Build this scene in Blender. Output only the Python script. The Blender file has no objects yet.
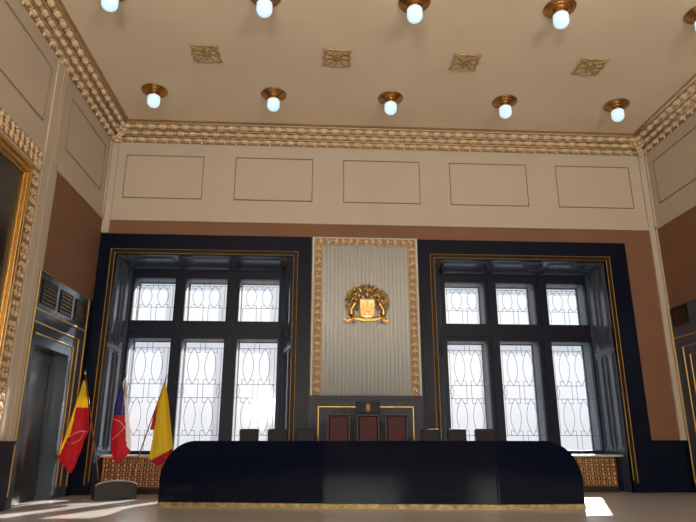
import bpy, bmesh, math, random
from mathutils import Vector, Matrix
random.seed(7)
sc = bpy.context.scene
C = sc.collection
PI = math.pi
# ------------------------------------------------------------------ camera
cam = bpy.data.cameras.new('camera'); camo = bpy.data.objects.new('camera', cam); C.objects.link(camo)
cam.sensor_width = 36; cam.lens = 604.54 / 696 * 36
r_ = Vector((.99836258, -.0572021, .00029494)); u_ = Vector((-.01661214, -.28499435, .95838523)); f_ = Vector((.05473758, .95682085, .28547794))
M = Matrix((r_, u_, -f_)).transposed().to_4x4(); M.translation = Vector((-.575, -14.041, 1.1))
camo.matrix_world = M; sc.camera = camo; cam.clip_end = 200
# ------------------------------------------------------------------ world, sun, lights, exposure
w = bpy.data.worlds.new('world'); sc.world = w; w.use_nodes = True
nt = w.node_tree; nt.nodes.clear()
out = nt.nodes.new('ShaderNodeOutputWorld'); bg = nt.nodes.new('ShaderNodeBackground')
tc = nt.nodes.new('ShaderNodeTexCoord'); sep = nt.nodes.new('ShaderNodeSeparateXYZ'); cr = nt.nodes.new('ShaderNodeValToRGB')
nt.links.new(tc.outputs['Generated'], sep.inputs[0]); nt.links.new(sep.outputs['Z'], cr.inputs[0])
nt.links.new(cr.outputs[0], bg.inputs[0]); nt.links.new(bg.outputs[0], out.inputs[0])
cr.color_ramp.elements[0].position = 0.0; cr.color_ramp.elements[0].color = (.60, .62, .68, 1)
cr.color_ramp.elements[1].position = .75; cr.color_ramp.elements[1].color = (.50, .68, .95, 1)
e = cr.color_ramp.elements.new(.10); e.color = (.82, .84, .92, 1)
e = cr.color_ramp.elements.new(.30); e.color = (.84, .93, 1.0, 1)
bg.inputs[1].default_value = 1.0
sun = bpy.data.lights.new('sun', 'SUN'); suno = bpy.data.objects.new('sun', sun); C.objects.link(suno)
sun.energy = 16.0; sun.angle = math.radians(1.2); sun.color = (1, .93, .84)
suno.rotation_euler = Vector((-.34, -.80, -.50)).to_track_quat('-Z', 'Y').to_euler()
suno.location = (10, 12, 12)
def area(name, loc, sx, sy, power, col, d):
    l = bpy.data.lights.new(name, 'AREA'); o = bpy.data.objects.new(name, l); C.objects.link(o)
    l.shape = 'RECTANGLE'; l.size = sx; l.size_y = sy; l.energy = power; l.color = col
    o.location = loc; o.rotation_euler = Vector(d).to_track_quat('-Z', 'Z').to_euler(); return o
# added fill lamps behind the viewer, tilted up to brighten ceiling and walls
area('rear_fill_light', (-2.2, -20.8, 3.6), 3.6, 4.4, 1750, (1, .95, .88), (0, .7, 1))
area('rear_fill_light', (4.6, -20.8, 3.6), 3.6, 4.4, 1750, (1, .95, .88), (0, .7, 1))
sc.view_settings.view_transform = 'Standard'; sc.view_settings.look = 'None'
sc.view_settings.gamma = 1; sc.view_settings.use_curve_mapping = False
sc.view_settings.exposure = 0.0
# ------------------------------------------------------------------ materials
def mat(name, col, rough=.5, metal=0, noise=None, bump=None, spec=.5, coat=0):
    m = bpy.data.materials.new(name); m.use_nodes = True; n = m.node_tree; b = n.nodes['Principled BSDF']
    b.inputs['Base Color'].default_value = (*col, 1); b.inputs['Roughness'].default_value = rough
    b.inputs['Metallic'].default_value = metal; b.inputs['Specular IOR Level'].default_value = spec
    b.inputs['Coat Weight'].default_value = coat; b.inputs['Coat Roughness'].default_value = .08
    tcn = n.nodes.new('ShaderNodeTexCoord')
    if noise:
        sc_, amt = noise
        nz = n.nodes.new('ShaderNodeTexNoise'); nz.inputs['Scale'].default_value = sc_; nz.inputs['Detail'].default_value = 5
        n.links.new(tcn.outputs['Object'], nz.inputs['Vector'])
        rp = n.nodes.new('ShaderNodeValToRGB')
        rp.color_ramp.elements[0].position = .3; rp.color_ramp.elements[1].position = .7
        rp.color_ramp.elements[0].color = (*[c*(1-amt) for c in col], 1); rp.color_ramp.elements[1].color = (*[min(1, c*(1+amt)) for c in col], 1)
        n.links.new(nz.outputs['Fac'], rp.inputs[0]); n.links.new(rp.outputs[0], b.inputs['Base Color'])
    if bump:
        nz = n.nodes.new('ShaderNodeTexNoise'); nz.inputs['Scale'].default_value = bump[0]; nz.inputs['Detail'].default_value = 3
        n.links.new(tcn.outputs['Object'], nz.inputs['Vector'])
        bp = n.nodes.new('ShaderNodeBump'); bp.inputs['Strength'].default_value = bump[1]; bp.inputs['Distance'].default_value = .01
        n.links.new(nz.outputs['Fac'], bp.inputs['Height']); n.links.new(bp.outputs[0], b.inputs['Normal'])
    return m
CEIL = mat('ceiling_plaster', (.75, .625, .465), .8, noise=(.5, .04))
CREAM = mat('cream_plaster', (.51, .435, .345), .7, noise=(.7, .03))
RELIEF = mat('relief_plaster', (.66, .49, .31), .55, noise=(9, .14))
RELIEF_SHADE = mat('relief_ground_shade', (.34, .215, .11), .65, noise=(6, .1))  # darker ground paints crevice shade behind the cornice and border carving
BEAD = mat('bead_moulding', (.30, .215, .125), .6)
GROOVE = mat('moulding_edge', (.50, .40, .30), .7)
BROWN = mat('brown_wall_cloth', (.205, .097, .050), .75, noise=(1.2, .07), bump=(180, .15))
NAVY = mat('dark_navy_lacquer', (.0025, .0055, .017), .35, noise=(3, .15), spec=.16)
NAVY2 = mat('navy_reveal_paint', (.052, .070, .098), .17, noise=(3, .10), spec=.7)
NAVY3 = mat('window_frame_paint', (.008, .010, .024), .4, spec=.2)
SLATE = mat('slate_panel', (.024, .027, .040), .45, spec=.3)
GOLD = mat('gilding', (.58, .37, .13), .34, 1, noise=(14, .12))
DARKG = mat('dark_gilding', (.42, .26, .09), .36, .9, noise=(16, .3))
PALEG = mat('bright_gilding', (.80, .60, .28), .38, .8, noise=(16, .15))
GOLDP = mat('gilt_paint', (.62, .40, .12), .4, .6)
GOLDD = mat('gilt_line_ground', (.022, .012, .007), .5, spec=.2)
BRASS = mat('brass', (.50, .26, .08), .26, 1, noise=(6, .15))
FLUTE = mat('fluted_panel_paint', (.54, .56, .54), .6)
LEAD = mat('lead_came', (.16, .15, .14), .6)
STONE = mat('pale_sill_stone', (.50, .52, .48), .35, noise=(8, .1))
VOID = mat('vent_dark', (.012, .010, .009), .6)
REDL = mat('red_leather', (.065, .014, .018), .5, spec=.2, bump=(60, .2), noise=(5, .12))
BLKL = mat('dark_leather', (.012, .010, .014), .5, spec=.2, bump=(60, .2))
FRAMEW = mat('black_wood', (.006, .005, .006), .35, spec=.25)
DESKM = mat('desk_lacquer', (.004, .006, .017), .07, spec=.13)
PLANTER = mat('grey_stand_paint', (.030, .030, .033), .5, spec=.3)
POLEW = mat('pole_wood', (.20, .06, .03), .35)
SILVER = mat('steel', (.5, .5, .5), .3, 1)
YEL = mat('yellow_cloth', (.80, .58, .02), .75); RED = mat('red_cloth', (.50, .010, .03), .75)
BLUE = mat('blue_cloth', (.02, .035, .22), .75); WHT = mat('white_cloth', (.72, .70, .72), .75)
HEM = mat('pink_hem', (.80, .42, .38), .7)
for m_ in (YEL, RED, BLUE, WHT):      # thin cloth lets a little daylight through
    n = m_.node_tree; b = n.nodes['Principled BSDF']; tr = n.nodes.new('ShaderNodeBsdfTranslucent'); mx = n.nodes.new('ShaderNodeMixShader')
    tr.inputs[0].default_value = b.inputs['Base Color'].default_value; mx.inputs[0].default_value = .35
    n.links.new(b.outputs[0], mx.inputs[1]); n.links.new(tr.outputs[0], mx.inputs[2]); n.links.new(mx.outputs[0], n.nodes['Material Output'].inputs[0])
CANVAS = mat('dark_canvas', (.012, .014, .018), .25, noise=(1.5, .6))
# frosted lit lamp glass
BULB = mat('lit_opal_glass', (.45, .5, .55), .3)
b = BULB.node_tree.nodes['Principled BSDF']; b.inputs['Emission Color'].default_value = (.55, .84, 1.0, 1); b.inputs['Emission Strength'].default_value = .84
# leaded window glass: clear with a milky share
GLASS = bpy.data.materials.new('milky_window_glass'); GLASS.use_nodes = True
n = GLASS.node_tree; n.nodes.clear(); o_ = n.nodes.new('ShaderNodeOutputMaterial')
t_ = n.nodes.new('ShaderNodeBsdfTransparent'); t_.inputs[0].default_value = (.95, .96, .97, 1)
l_ = n.nodes.new('ShaderNodeBsdfTranslucent'); l_.inputs[0].default_value = (.85, .88, .93, 1)
g_ = n.nodes.new('ShaderNodeBsdfGlossy'); g_.inputs['Roughness'].default_value = .1
a_ = n.nodes.new('ShaderNodeMixShader'); a_.inputs[0].default_value = .05
c_ = n.nodes.new('ShaderNodeMixShader'); c_.inputs[0].default_value = .04
n.links.new(t_.outputs[0], a_.inputs[1]); n.links.new(l_.outputs[0], a_.inputs[2]); n.links.new(a_.outputs[0], c_.inputs[1]); n.links.new(g_.outputs[0], c_.inputs[2]); n.links.new(c_.outputs[0], o_.inputs[0])
# parquet floor
FLOOR = bpy.data.materials.new('oak_parquet'); FLOOR.use_nodes = True
n = FLOOR.node_tree; b = n.nodes['Principled BSDF']; b.inputs['Roughness'].default_value = .22; b.inputs['Coat Weight'].default_value = .8; b.inputs['Coat Roughness'].default_value = .28; b.inputs['Coat IOR'].default_value = 1.6
tcn = n.nodes.new('ShaderNodeTexCoord'); br = n.nodes.new('ShaderNodeTexBrick'); mp = n.nodes.new('ShaderNodeMapping')
mp.inputs['Rotation'].default_value = (0, 0, .0)
n.links.new(tcn.outputs['Object'], mp.inputs[0]); n.links.new(mp.outputs[0], br.inputs['Vector'])
br.inputs['Color1'].default_value = (.60, .57, .545, 1); br.inputs['Color2'].default_value = (.53, .50, .475, 1); br.inputs['Mortar'].default_value = (.26, .20, .16, 1)
br.inputs['Scale'].default_value = 1; br.inputs['Brick Width'].default_value = .9; br.inputs['Row Height'].default_value = .14; br.inputs['Mortar Size'].default_value = .004
n.links.new(br.outputs[0], b.inputs['Base Color'])
nz = n.nodes.new('ShaderNodeTexNoise'); nz.inputs['Scale'].default_value = 2.5; n.links.new(tcn.outputs['Object'], nz.inputs[0])
mr = n.nodes.new('ShaderNodeMapRange'); mr.inputs[3].default_value = .28; mr.inputs[4].default_value = .42; n.links.new(nz.outputs['Fac'], mr.inputs[0]); n.links.new(mr.outputs[0], b.inputs['Roughness'])
# ------------------------------------------------------------------ mesh helpers
class MB:
    def __init__(s): s.v = []; s.f = []; s.mi = []; s.sm = []; s.mats = []
    def m(s, mat_):
        if mat_ is None: return 0
        if mat_ not in s.mats: s.mats.append(mat_)
        return s.mats.index(mat_)
    def raw(s, vs, fs, mat_=None, smooth=False):
        k = len(s.v); i = s.m(mat_); s.v += [tuple(v) for v in vs]
        for f in fs: s.f.append([k+j for j in f]); s.mi.append(i); s.sm.append(smooth)
        return s
    def box(s, x0, x1, y0, y1, z0, z1, mat_=None):
        if x0 > x1: x0, x1 = x1, x0
        if y0 > y1: y0, y1 = y1, y0
        if z0 > z1: z0, z1 = z1, z0
        vs = [(x0,y0,z0),(x1,y0,z0),(x1,y1,z0),(x0,y1,z0),(x0,y0,z1),(x1,y0,z1),(x1,y1,z1),(x0,y1,z1)]
        return s.raw(vs, [(0,3,2,1),(4,5,6,7),(0,1,5,4),(1,2,6,5),(2,3,7,6),(3,0,4,7)], mat_)
    def prism(s, poly, depth, mat_=None, smooth=False):
        """poly: list of 3d points, extruded by vector depth"""
        k = len(poly); d = Vector(depth); P = [Vector(p) for p in poly]
        vs = P + [p+d for p in P]
        fs = [tuple(range(k-1, -1, -1)), tuple(range(k, 2*k))] + [(i, (i+1) % k, k+(i+1) % k, k+i) for i in range(k)]
        return s.raw(vs, fs, mat_, smooth)
    def tube(s, pts, r, n=8, mat_=None, closed=False, cap=True):
        P = [Vector(p) for p in pts]; k = len(P); R = r if isinstance(r, (list, tuple)) else [r]*k
        vs = []; up = None
        for i, p in enumerate(P):
            if closed: t = P[(i+1) % k]-P[i-1]
            else: t = P[min(i+1, k-1)]-P[max(i-1, 0)]
            if t.length < 1e-9: t = Vector((0, 0, 1))
            t.normalize()
            if up is None: up = Vector((0, 0, 1)) if abs(t.z) < .9 else Vector((0, 1, 0))
            a = t.cross(up)
            if a.length < 1e-4: a = t.cross(Vector((1, 0, .3)))
            a.normalize(); bb = a.cross(t).normalized(); up = bb
            for j in range(n):
                q = 2*PI*j/n; vs.append(p+(a*math.cos(q)+bb*math.sin(q))*R[i])
        fs = []
        for i in range(k if closed else k-1):
            i2 = (i+1) % k
            for j in range(n): fs.append((i*n+j, i*n+(j+1) % n, i2*n+(j+1) % n, i2*n+j))
        if cap and not closed: fs += [tuple(range(n-1, -1, -1)), tuple(range((k-1)*n, k*n))]
        return s.raw(vs, fs, mat_, n > 4)
    def lathe(s, prof, c, n=20, mat_=None, axis='z'):
        vs = []; k = len(prof)
        for (r, h) in prof:
            for j in range(n):
                q = 2*PI*j/n; a, b2 = r*math.cos(q), r*math.sin(q)
                vs.append((c[0]+a, c[1]+b2, c[2]+h) if axis == 'z' else (c[0]+a, c[1]+h, c[2]+b2))
        fs = [(i*n+j, i*n+(j+1) % n, (i+1)*n+(j+1) % n, (i+1)*n+j) for i in range(k-1) for j in range(n)]
        fs += [tuple(range(n-1, -1, -1)), tuple(range((k-1)*n, k*n))]
        return s.raw(vs, fs, mat_, True)
    def ell(s, c, r, n=8, m=5, mat_=None, rot=None):
        c = Vector(c); vs = [Vector((0, 0, -r[2]))]
        for i in range(1, m):
            t = -PI/2+PI*i/m
            for j in range(n):
                q = 2*PI*j/n; vs.append(Vector((r[0]*math.cos(t)*math.cos(q), r[1]*math.cos(t)*math.sin(q), r[2]*math.sin(t))))
        vs.append(Vector((0, 0, r[2]))); L = len(vs)-1
        fs = [(0, 1+(j+1) % n, 1+j) for j in range(n)]
        fs += [(1+i*n+j, 1+i*n+(j+1) % n, 1+(i+1)*n+(j+1) % n, 1+(i+1)*n+j) for i in range(m-2) for j in range(n)]
        fs += [(1+(m-2)*n+j, 1+(m-2)*n+(j+1) % n, L) for j in range(n)]
        if rot is not None: vs = [rot @ v for v in vs]
        return s.raw([c+v for v in vs], fs, mat_, True)
    def ring_frame(s, ax, p0, p1, a0, a1, b0, b1, w_, mat_=None, sides='LRTB'):
        """rectangular frame; ax = normal axis ('x' or 'y'), p0..p1 its thickness, (a,b) the outer rectangle, w_ width"""
        def bx(a, a2, b, b2):
            if ax == 'y': s.box(a, a2, p0, p1, b, b2, mat_)
            else: s.box(p0, p1, a, a2, b, b2, mat_)
        if 'B' in sides: bx(a0, a1, b0, b0+w_)
        if 'T' in sides: bx(a0, a1, b1-w_, b1)
        if 'L' in sides: bx(a0, a0+w_, b0+(w_ if 'B' in sides else 0), b1-(w_ if 'T' in sides else 0))
        if 'R' in sides: bx(a1-w_, a1, b0+(w_ if 'B' in sides else 0), b1-(w_ if 'T' in sides else 0))
        return s
    def build(s, name, mat_=None, parent=None, loc=None, bevel=0):
        me = bpy.data.meshes.new(name); L = Vector(loc) if loc is not None else Vector((0, 0, 0))
        me.from_pydata([tuple(Vector(v)-L) for v in s.v], [], s.f)
        for m_ in (s.mats if s.mats else [mat_]): me.materials.append(m_)
        me.polygons.foreach_set('material_index', s.mi); me.polygons.foreach_set('use_smooth', s.sm)
        me.validate(); me.update()
        bm = bmesh.new(); bm.from_mesh(me); bmesh.ops.recalc_face_normals(bm, faces=bm.faces); bm.to_mesh(me); bm.free()
        o = bpy.data.objects.new(name, me); C.objects.link(o)
        if parent is not None: o.parent = parent
        if loc is not None: o.location = L
        if bevel:
            b_ = o.modifiers.new('bevel', 'BEVEL'); b_.width = bevel; b_.segments = 2; b_.limit_method = 'ANGLE'
        return o
def thing(name, loc, label, cat, group=None, rz=0):
    o = bpy.data.objects.new(name, None); C.objects.link(o); o.location = loc; o.rotation_euler = (0, 0, rz); o.empty_display_size = .1
    return tag(o, label, cat, group)
def tag(o, label, cat, group=None):
    o['label'] = label; o['category'] = cat
    if group: o['group'] = group
    return o
def struct(o): o['kind'] = 'structure'; return o
def sempty(name, loc=(0, 0, 0)):
    o = bpy.data.objects.new(name, None); C.objects.link(o); o.location = loc; return struct(o)
def copy_tree(o, parent=None):
    c = o.copy(); C.objects.link(c); c.parent = parent
    for ch in list(o.children): copy_tree(ch, c)
    return c
# ------------------------------------------------------------------ room shell
XL, XR, H, YR = -5.70, 8.045, 8.71, -21.0
ZB, ZP0, ZP1 = 6.27, 6.82, 7.96
WIN = [(-5.28, -1.10, .14, .28), (2.34, 6.60, .30, .10)]   # opening x0,x1, splay at the left and at the right
OT, SILL = 5.36, .80
b = MB(); b.box(XL-.3, XR+.3, YR-.3, 1.6, -.3, 0)
b.prism([(-2.85, -1.62, 0), (-.3, -2.1, 0), (2.5, -2.36, 0), (3.75, -2.36, 0), (3.75, -.35, 0), (-2.85, -.35, 0)], (0, 0, .28))
struct(b.build('floor', FLOOR))
struct(MB().box(XL-.3, XR+.3, YR-.3, 1.6, H, H+.3).build('ceiling', CEIL))
b = MB()
b.box(XL-.3, XR+.3, 0, 1.5, ZB, H, CREAM); b.box(XL-.3, XR+.3, 0, 1.5, OT, ZB, BROWN)
b.box(XL-.3, WIN[0][0], 0, 1.5, 0, OT, BROWN); b.box(WIN[0][1], WIN[1][0], 0, 1.5, 0, OT, BROWN); b.box(WIN[1][1], XR+.3, 0, 1.5, 0, OT, BROWN)
for x0, x1, *_ in WIN: b.box(x0, x1, .30, 1.5, 0, SILL-.04, NAVY)
b.box(XL, XR, -.035, 0, ZB-.05, ZB+.03, CREAM); b.box(XL, XR, -.015, 0, ZB+.03, ZB+.2, CREAM)
struct(b.build('wall_back'))
b = MB(); b.box(XL-.3, XL, YR, 0, ZB, H, CREAM); b.box(XL-.3, XL, YR, -2.66-.09, 0, ZB, CREAM); b.box(XL-.3, XL, -2.75, -1.11, 2.82, ZB, BROWN); b.box(XL-.3, XL, -1.11, 0, 0, ZB, BROWN)
b.box(XL, XL+.03, -2.85, 0, ZB-.05, ZB+.03, CREAM)
b.box(XL, XL+.05, -3.45, -2.97, 1.1, H, CREAM); b.box(XL, XL+.022, YR, -3.45, 1.1, H, CREAM)
b.box(XL, XL+.07, YR, -2.97, 0, 1.08, NAVY); b.box(XL, XL+.09, YR, -2.97, 1.04, 1.1, NAVY)
struct(b.build('wall_left'))
b = MB(); b.box(XR, XR+.3, YR, 0, ZB, H, CREAM); b.box(XR, XR+.3, YR, 0, 0, ZB, BROWN); b.box(XR-.03, XR, -2.85, 0, ZB-.05, ZB+.03, CREAM); b.box(XR-.05, XR, -3.5, -2.97, 0, H, CREAM); b.box(XR-.02, XR, YR, -3.5, 0, H, CREAM)
struct(b.build('wall_right'))
struct(MB().box(XL-.3, XR+.3, YR-.3, YR, 0, H).build('wall_rear', CREAM))
# corner strips
b = MB(); b.box(XL, XL+.17, -.05, 0, 5.9, 8.34); b.box(XL, XL+.03, -.12, -.05, ZB+.03, 8.34)
for z in (0,): b.box(XL+.05, XL+.07, -.06, -.05, ZB, 8.34, GROOVE) if False else None
struct(b.build('trim_1', CREAM))
b = MB(); b.box(XR-.17, XR, -.05, 0, 1.12, 8.34); b.box(XR-.03, XR, -.11, -.05, 1.12, 8.34)
struct(b.build('trim_2', CREAM))
# wainscot on the right of the back wall
b = MB(); b.box(7.18, XR, -.05, 0, 0, 1.12); b.box(7.18, XR, -.07, 0, 1.06, 1.12); b.ring_frame('y', -.06, -.05, 7.3, 7.95, .2, .95, .03)
struct(b.build('trim_3', NAVY))
# upper wall moulded panels
def beads(b, pts, r=.013):
    for p, q in zip(pts, pts[1:]+pts[:1]):
        p, q = Vector(p), Vector(q); L = (q-p).length; k = max(2, int(L/.055))
        for i in range(k): b.ell(p.lerp(q, i/k), (r*1.2,)*3, 5, 3, BEAD)
def moulded(b, P):
    P = [Vector(p) for p in P]
    b.tube(P, .016, 4, BEAD, closed=True); beads(b, P)
    c = sum(P, Vector())/4
    nrm = (P[1]-P[0]).cross(P[2]-P[1]).normalized()*.0
b = MB()
for a, c in ((-5.306, -3.40), (-2.60, -.672), (.118, 2.05), (2.838, 4.83), (5.62, 7.575)):
    moulded(b, [(a, -.012, ZP0), (c, -.012, ZP0), (c, -.012, ZP1), (a, -.012, ZP1)])
struct(b.build('trim_4', BEAD))
b = MB()
moulded(b, [(XL+.012, -.47, ZP0), (XL+.012, -2.58, ZP0), (XL+.012, -2.58, ZP1), (XL+.012, -.47, ZP1)])
moulded(b, [(XL+.034, -3.70, ZP0), (XL+.034, -10, ZP0), (XL+.034, -10, ZP1), (XL+.034, -3.70, ZP1)])
b.tube([(XL+.055, -3.2, 1.1), (XL+.055, -3.2, 8.34)], .006, 4, GROOVE); b.tube([(XL+.055, -3.08, ZB), (XL+.055, -3.08, 8.34)], .006, 4, GROOVE)
struct(b.build('trim_5', BEAD))
b = MB()
moulded(b, [(XR-.012, -.40, ZP0), (XR-.012, -2.6, ZP0), (XR-.012, -2.6, ZP1), (XR-.012, -.40, ZP1)])
moulded(b, [(XR-.034, -3.8, ZP0), (XR-.034, -10, ZP0), (XR-.034, -10, ZP1), (XR-.034, -3.8, ZP1)])
struct(b.build('trim_6', BEAD))
# ---- cornice: a cove with three rows of carved bosses
def cornice(name, a, c, inward, pitch=.235):
    a, c = Vector(a), Vector(c); inward = Vector(inward); L = (c-a).length; d = (c-a).normalized(); b = MB(); up = Vector((0, 0, 1))
    prof = [(0, -.40), (.03, -.40), (.05, -.33), (.12, -.27), (.16, -.20), (.24, -.16), (.28, -.10), (.38, -.08), (.42, -.03), (.48, -.02), (.48, 0), (0, 0)]
    P = [a+inward*x+up*z for x, z in prof]; b.prism(P, d*L, RELIEF_SHADE)
    dn = (inward*.75-up*1.0).normalized(); side = d
    up2 = d.cross(dn)
    rot = Matrix((d, dn, up2)).transposed()
    k = int(L/pitch)
    for row, (x, z, rr) in enumerate(((.085, -.345, .058), (.20, -.225, .064), (.35, -.125, .068))):
        for i in range(k):
            t = (i+.5+(.5 if row == 1 else 0))*L/k
            if t > L: continue
            p = a+d*t+inward*x+up*z
            b.ell(p, (pitch*.47, rr*.8, rr), 7, 5, RELIEF, rot)
            b.ell(p+dn*rr*.62, (pitch*.13, rr*.35, rr*.5), 5, 3, RELIEF, rot)
            b.ell(p+d*pitch*.5, (pitch*.12, rr*.5, rr*.8), 5, 4, RELIEF, rot)
            if row == 0: b.ell(p-up*.055+d*pitch*.25-inward*.03, (.028, .03, .05), 5, 4, RELIEF)
    for x, z in ((.14, -.285), (.275, -.17), (.425, -.06)):
        b.tube([a+inward*x+up*z, c+inward*x+up*z], .014, 5, RELIEF)
    for end, s_ in ((a, 1), (c, -1)):                       # leafy knot at the corner
        for q in range(7):
            th = q*PI/6
            p = end+d*s_*(.16+.30*math.sin(th)*.5)+inward*(.10+.36*q/6)+up*(-.36+.32*q/6)+dn*.05
            b.ell(p, (.055, .055, .075), 6, 4, RELIEF)
    return struct(b.build(name))
cornice('trim_7', (XL, 0, H), (XR, 0, H), (0, -1, 0), .285)
cornice('trim_8', (XL, 0, H), (XL, -16, H), (1, 0, 0), .285)
cornice('trim_9', (XR, 0, H), (XR, -16, H), (-1, 0, 0), .285)
# ---- dark portals round the two window recesses
def portal(name, xo0, xo1, x0, x1, zt):
    root = sempty(name, ((x0+x1)/2, 0, 0)); L = root.location
    b = MB()
    for (a0, a1, p, t) in ((0, 0, -.045, 0), (.05, .05, -.07, 0), (.13, .13, -.085, .0)):
        A0, A1, Z = xo0+a0, xo1-a1, zt-a0
        b.box(A0, x0, p, 0, 0, Z); b.box(x1, A1, p, 0, 0, Z); b.box(x0, x1, p, 0, OT, Z)
    o = b.build('surround', NAVY, root, None); o.location = -L
    for i, (wd, y, z1) in enumerate(((.115, -.098, .115), (.02, -.098, .02))):   # two gilt lines
        g = MB(); zb = .20+.06*i
        X0, X1, Z1 = x0-wd, x1+wd, OT+z1
        t = .011
        for pts in ([(X0, zb), (X0, Z1), (X1, Z1), (X1, zb)],):
            g.tube([(px, -.093, pz) for px, pz in pts], t, 4)
        o = g.build('gilt_line', GOLDP, root); o.location = -L
        if i == 0:
            g = MB(); g.ring_frame('y', -.091, -.084, x0-.105, x1+.105, .22, OT+.105, .075, None, 'LRT'); o = g.build('line_ground', GOLDD, root); o.location = -L
    return root
portal('trim_10', XL+.005, -.66, -5.28, -1.10, 5.87)
portal('trim_11', 1.935, 7.18, 2.34, 6.60, 5.86)
# ---- recess linings: panelled reveals and soffit
def quadpanel(b, P, nrm, nu, nv, mg=.09, ratios=None):
    """raised mouldings on the quad P[0..3] (u along P0P1, v along P0P3)"""
    P = [Vector(p) for p in P]; nrm = Vector(nrm).normalized()
    def at(u, v): return (P[0].lerp(P[1], u)).lerp(P[3].lerp(P[2], u), v)
    W = (P[1]-P[0]).length; Hh = (P[3]-P[0]).length
    vs = ratios or [i/nv for i in range(nv+1)]
    for i in range(nu):
        for j in range(len(vs)-1):
            u0, u1 = i/nu+mg/W, (i+1)/nu-mg/W; v0, v1 = vs[j]+mg/Hh, vs[j+1]-mg/Hh
            for s_, r in ((0, .022), (.07, .014)):
                a0, a1, c0, c1 = u0+s_/W, u1-s_/W, v0+s_/Hh, v1-s_/Hh
                if a1 <= a0 or c1 <= c0: continue
                b.tube([at(a0, c0)+nrm*.004, at(a1, c0)+nrm*.004, at(a1, c1)+nrm*.004, at(a0, c1)+nrm*.004], r, 4, None, closed=True)
YW = .92
def lining(name, x0, x1, sl, sr):
    root = sempty(name, ((x0+x1)/2, .5, 0)); L = root.location
    b = MB()
    b.raw([(x0, .0, SILL), (x0+sl, YW, SILL), (x0+sl, YW, OT-.1), (x0, 0, OT), (x0-.002, 1.2, SILL), (x0-.002, 1.2, OT)], [(0, 1, 2, 3)])
    P = [(x0+.0, 0, 0), (x0+sl, YW, 0), (x0+sl, YW, OT-.1), (x0, 0, OT)]
    b.prism([(x0, .001, 0), (x0, 1.45, 0), (x0+sl, 1.45, 0), (x0+sl, YW, 0)], (0, 0, OT-.0005))
    quadpanel(b, P, (1, 0, 0), 2, 2, .06, [0.16, .60, 1.0])
    o = b.build('left_reveal', NAVY2, root); o.location = -L
    b = MB(); P = [(x1, 0, 0), (x1-sr, YW, 0), (x1-sr, YW, OT-.1), (x1, 0, OT)]
    b.prism([(x1, .001, 0), (x1, 1.45, 0), (x1-sr, 1.45, 0), (x1-sr, YW, 0)], (0, 0, OT-.0005))
    quadpanel(b, P, (-1, 0, 0), 2, 2, .06, [0.16, .60, 1.0])
    o = b.build('right_reveal', NAVY2, root); o.location = -L
    b = MB(); P = [(x0+.05, .02, OT-.002), (x1-.05, .02, OT-.002), (x1-sr, YW, OT-.10), (x0+sl, YW, OT-.10)]
    b.prism([(x0+sl, 0.001, OT), (x0+sl, 1.45, OT), (x0+sl, 1.45, OT-.10), (x0+sl, YW, OT-.10)], (x1-sr-x0-sl, 0, 0))
    quadpanel(b, P, (0, 0, -1), 3, 1, .10)
    o = b.build('soffit', NAVY2, root); o.location = -L
    return root
lining('trim_12', *WIN[0]); lining('trim_13', *WIN[1])
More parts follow.
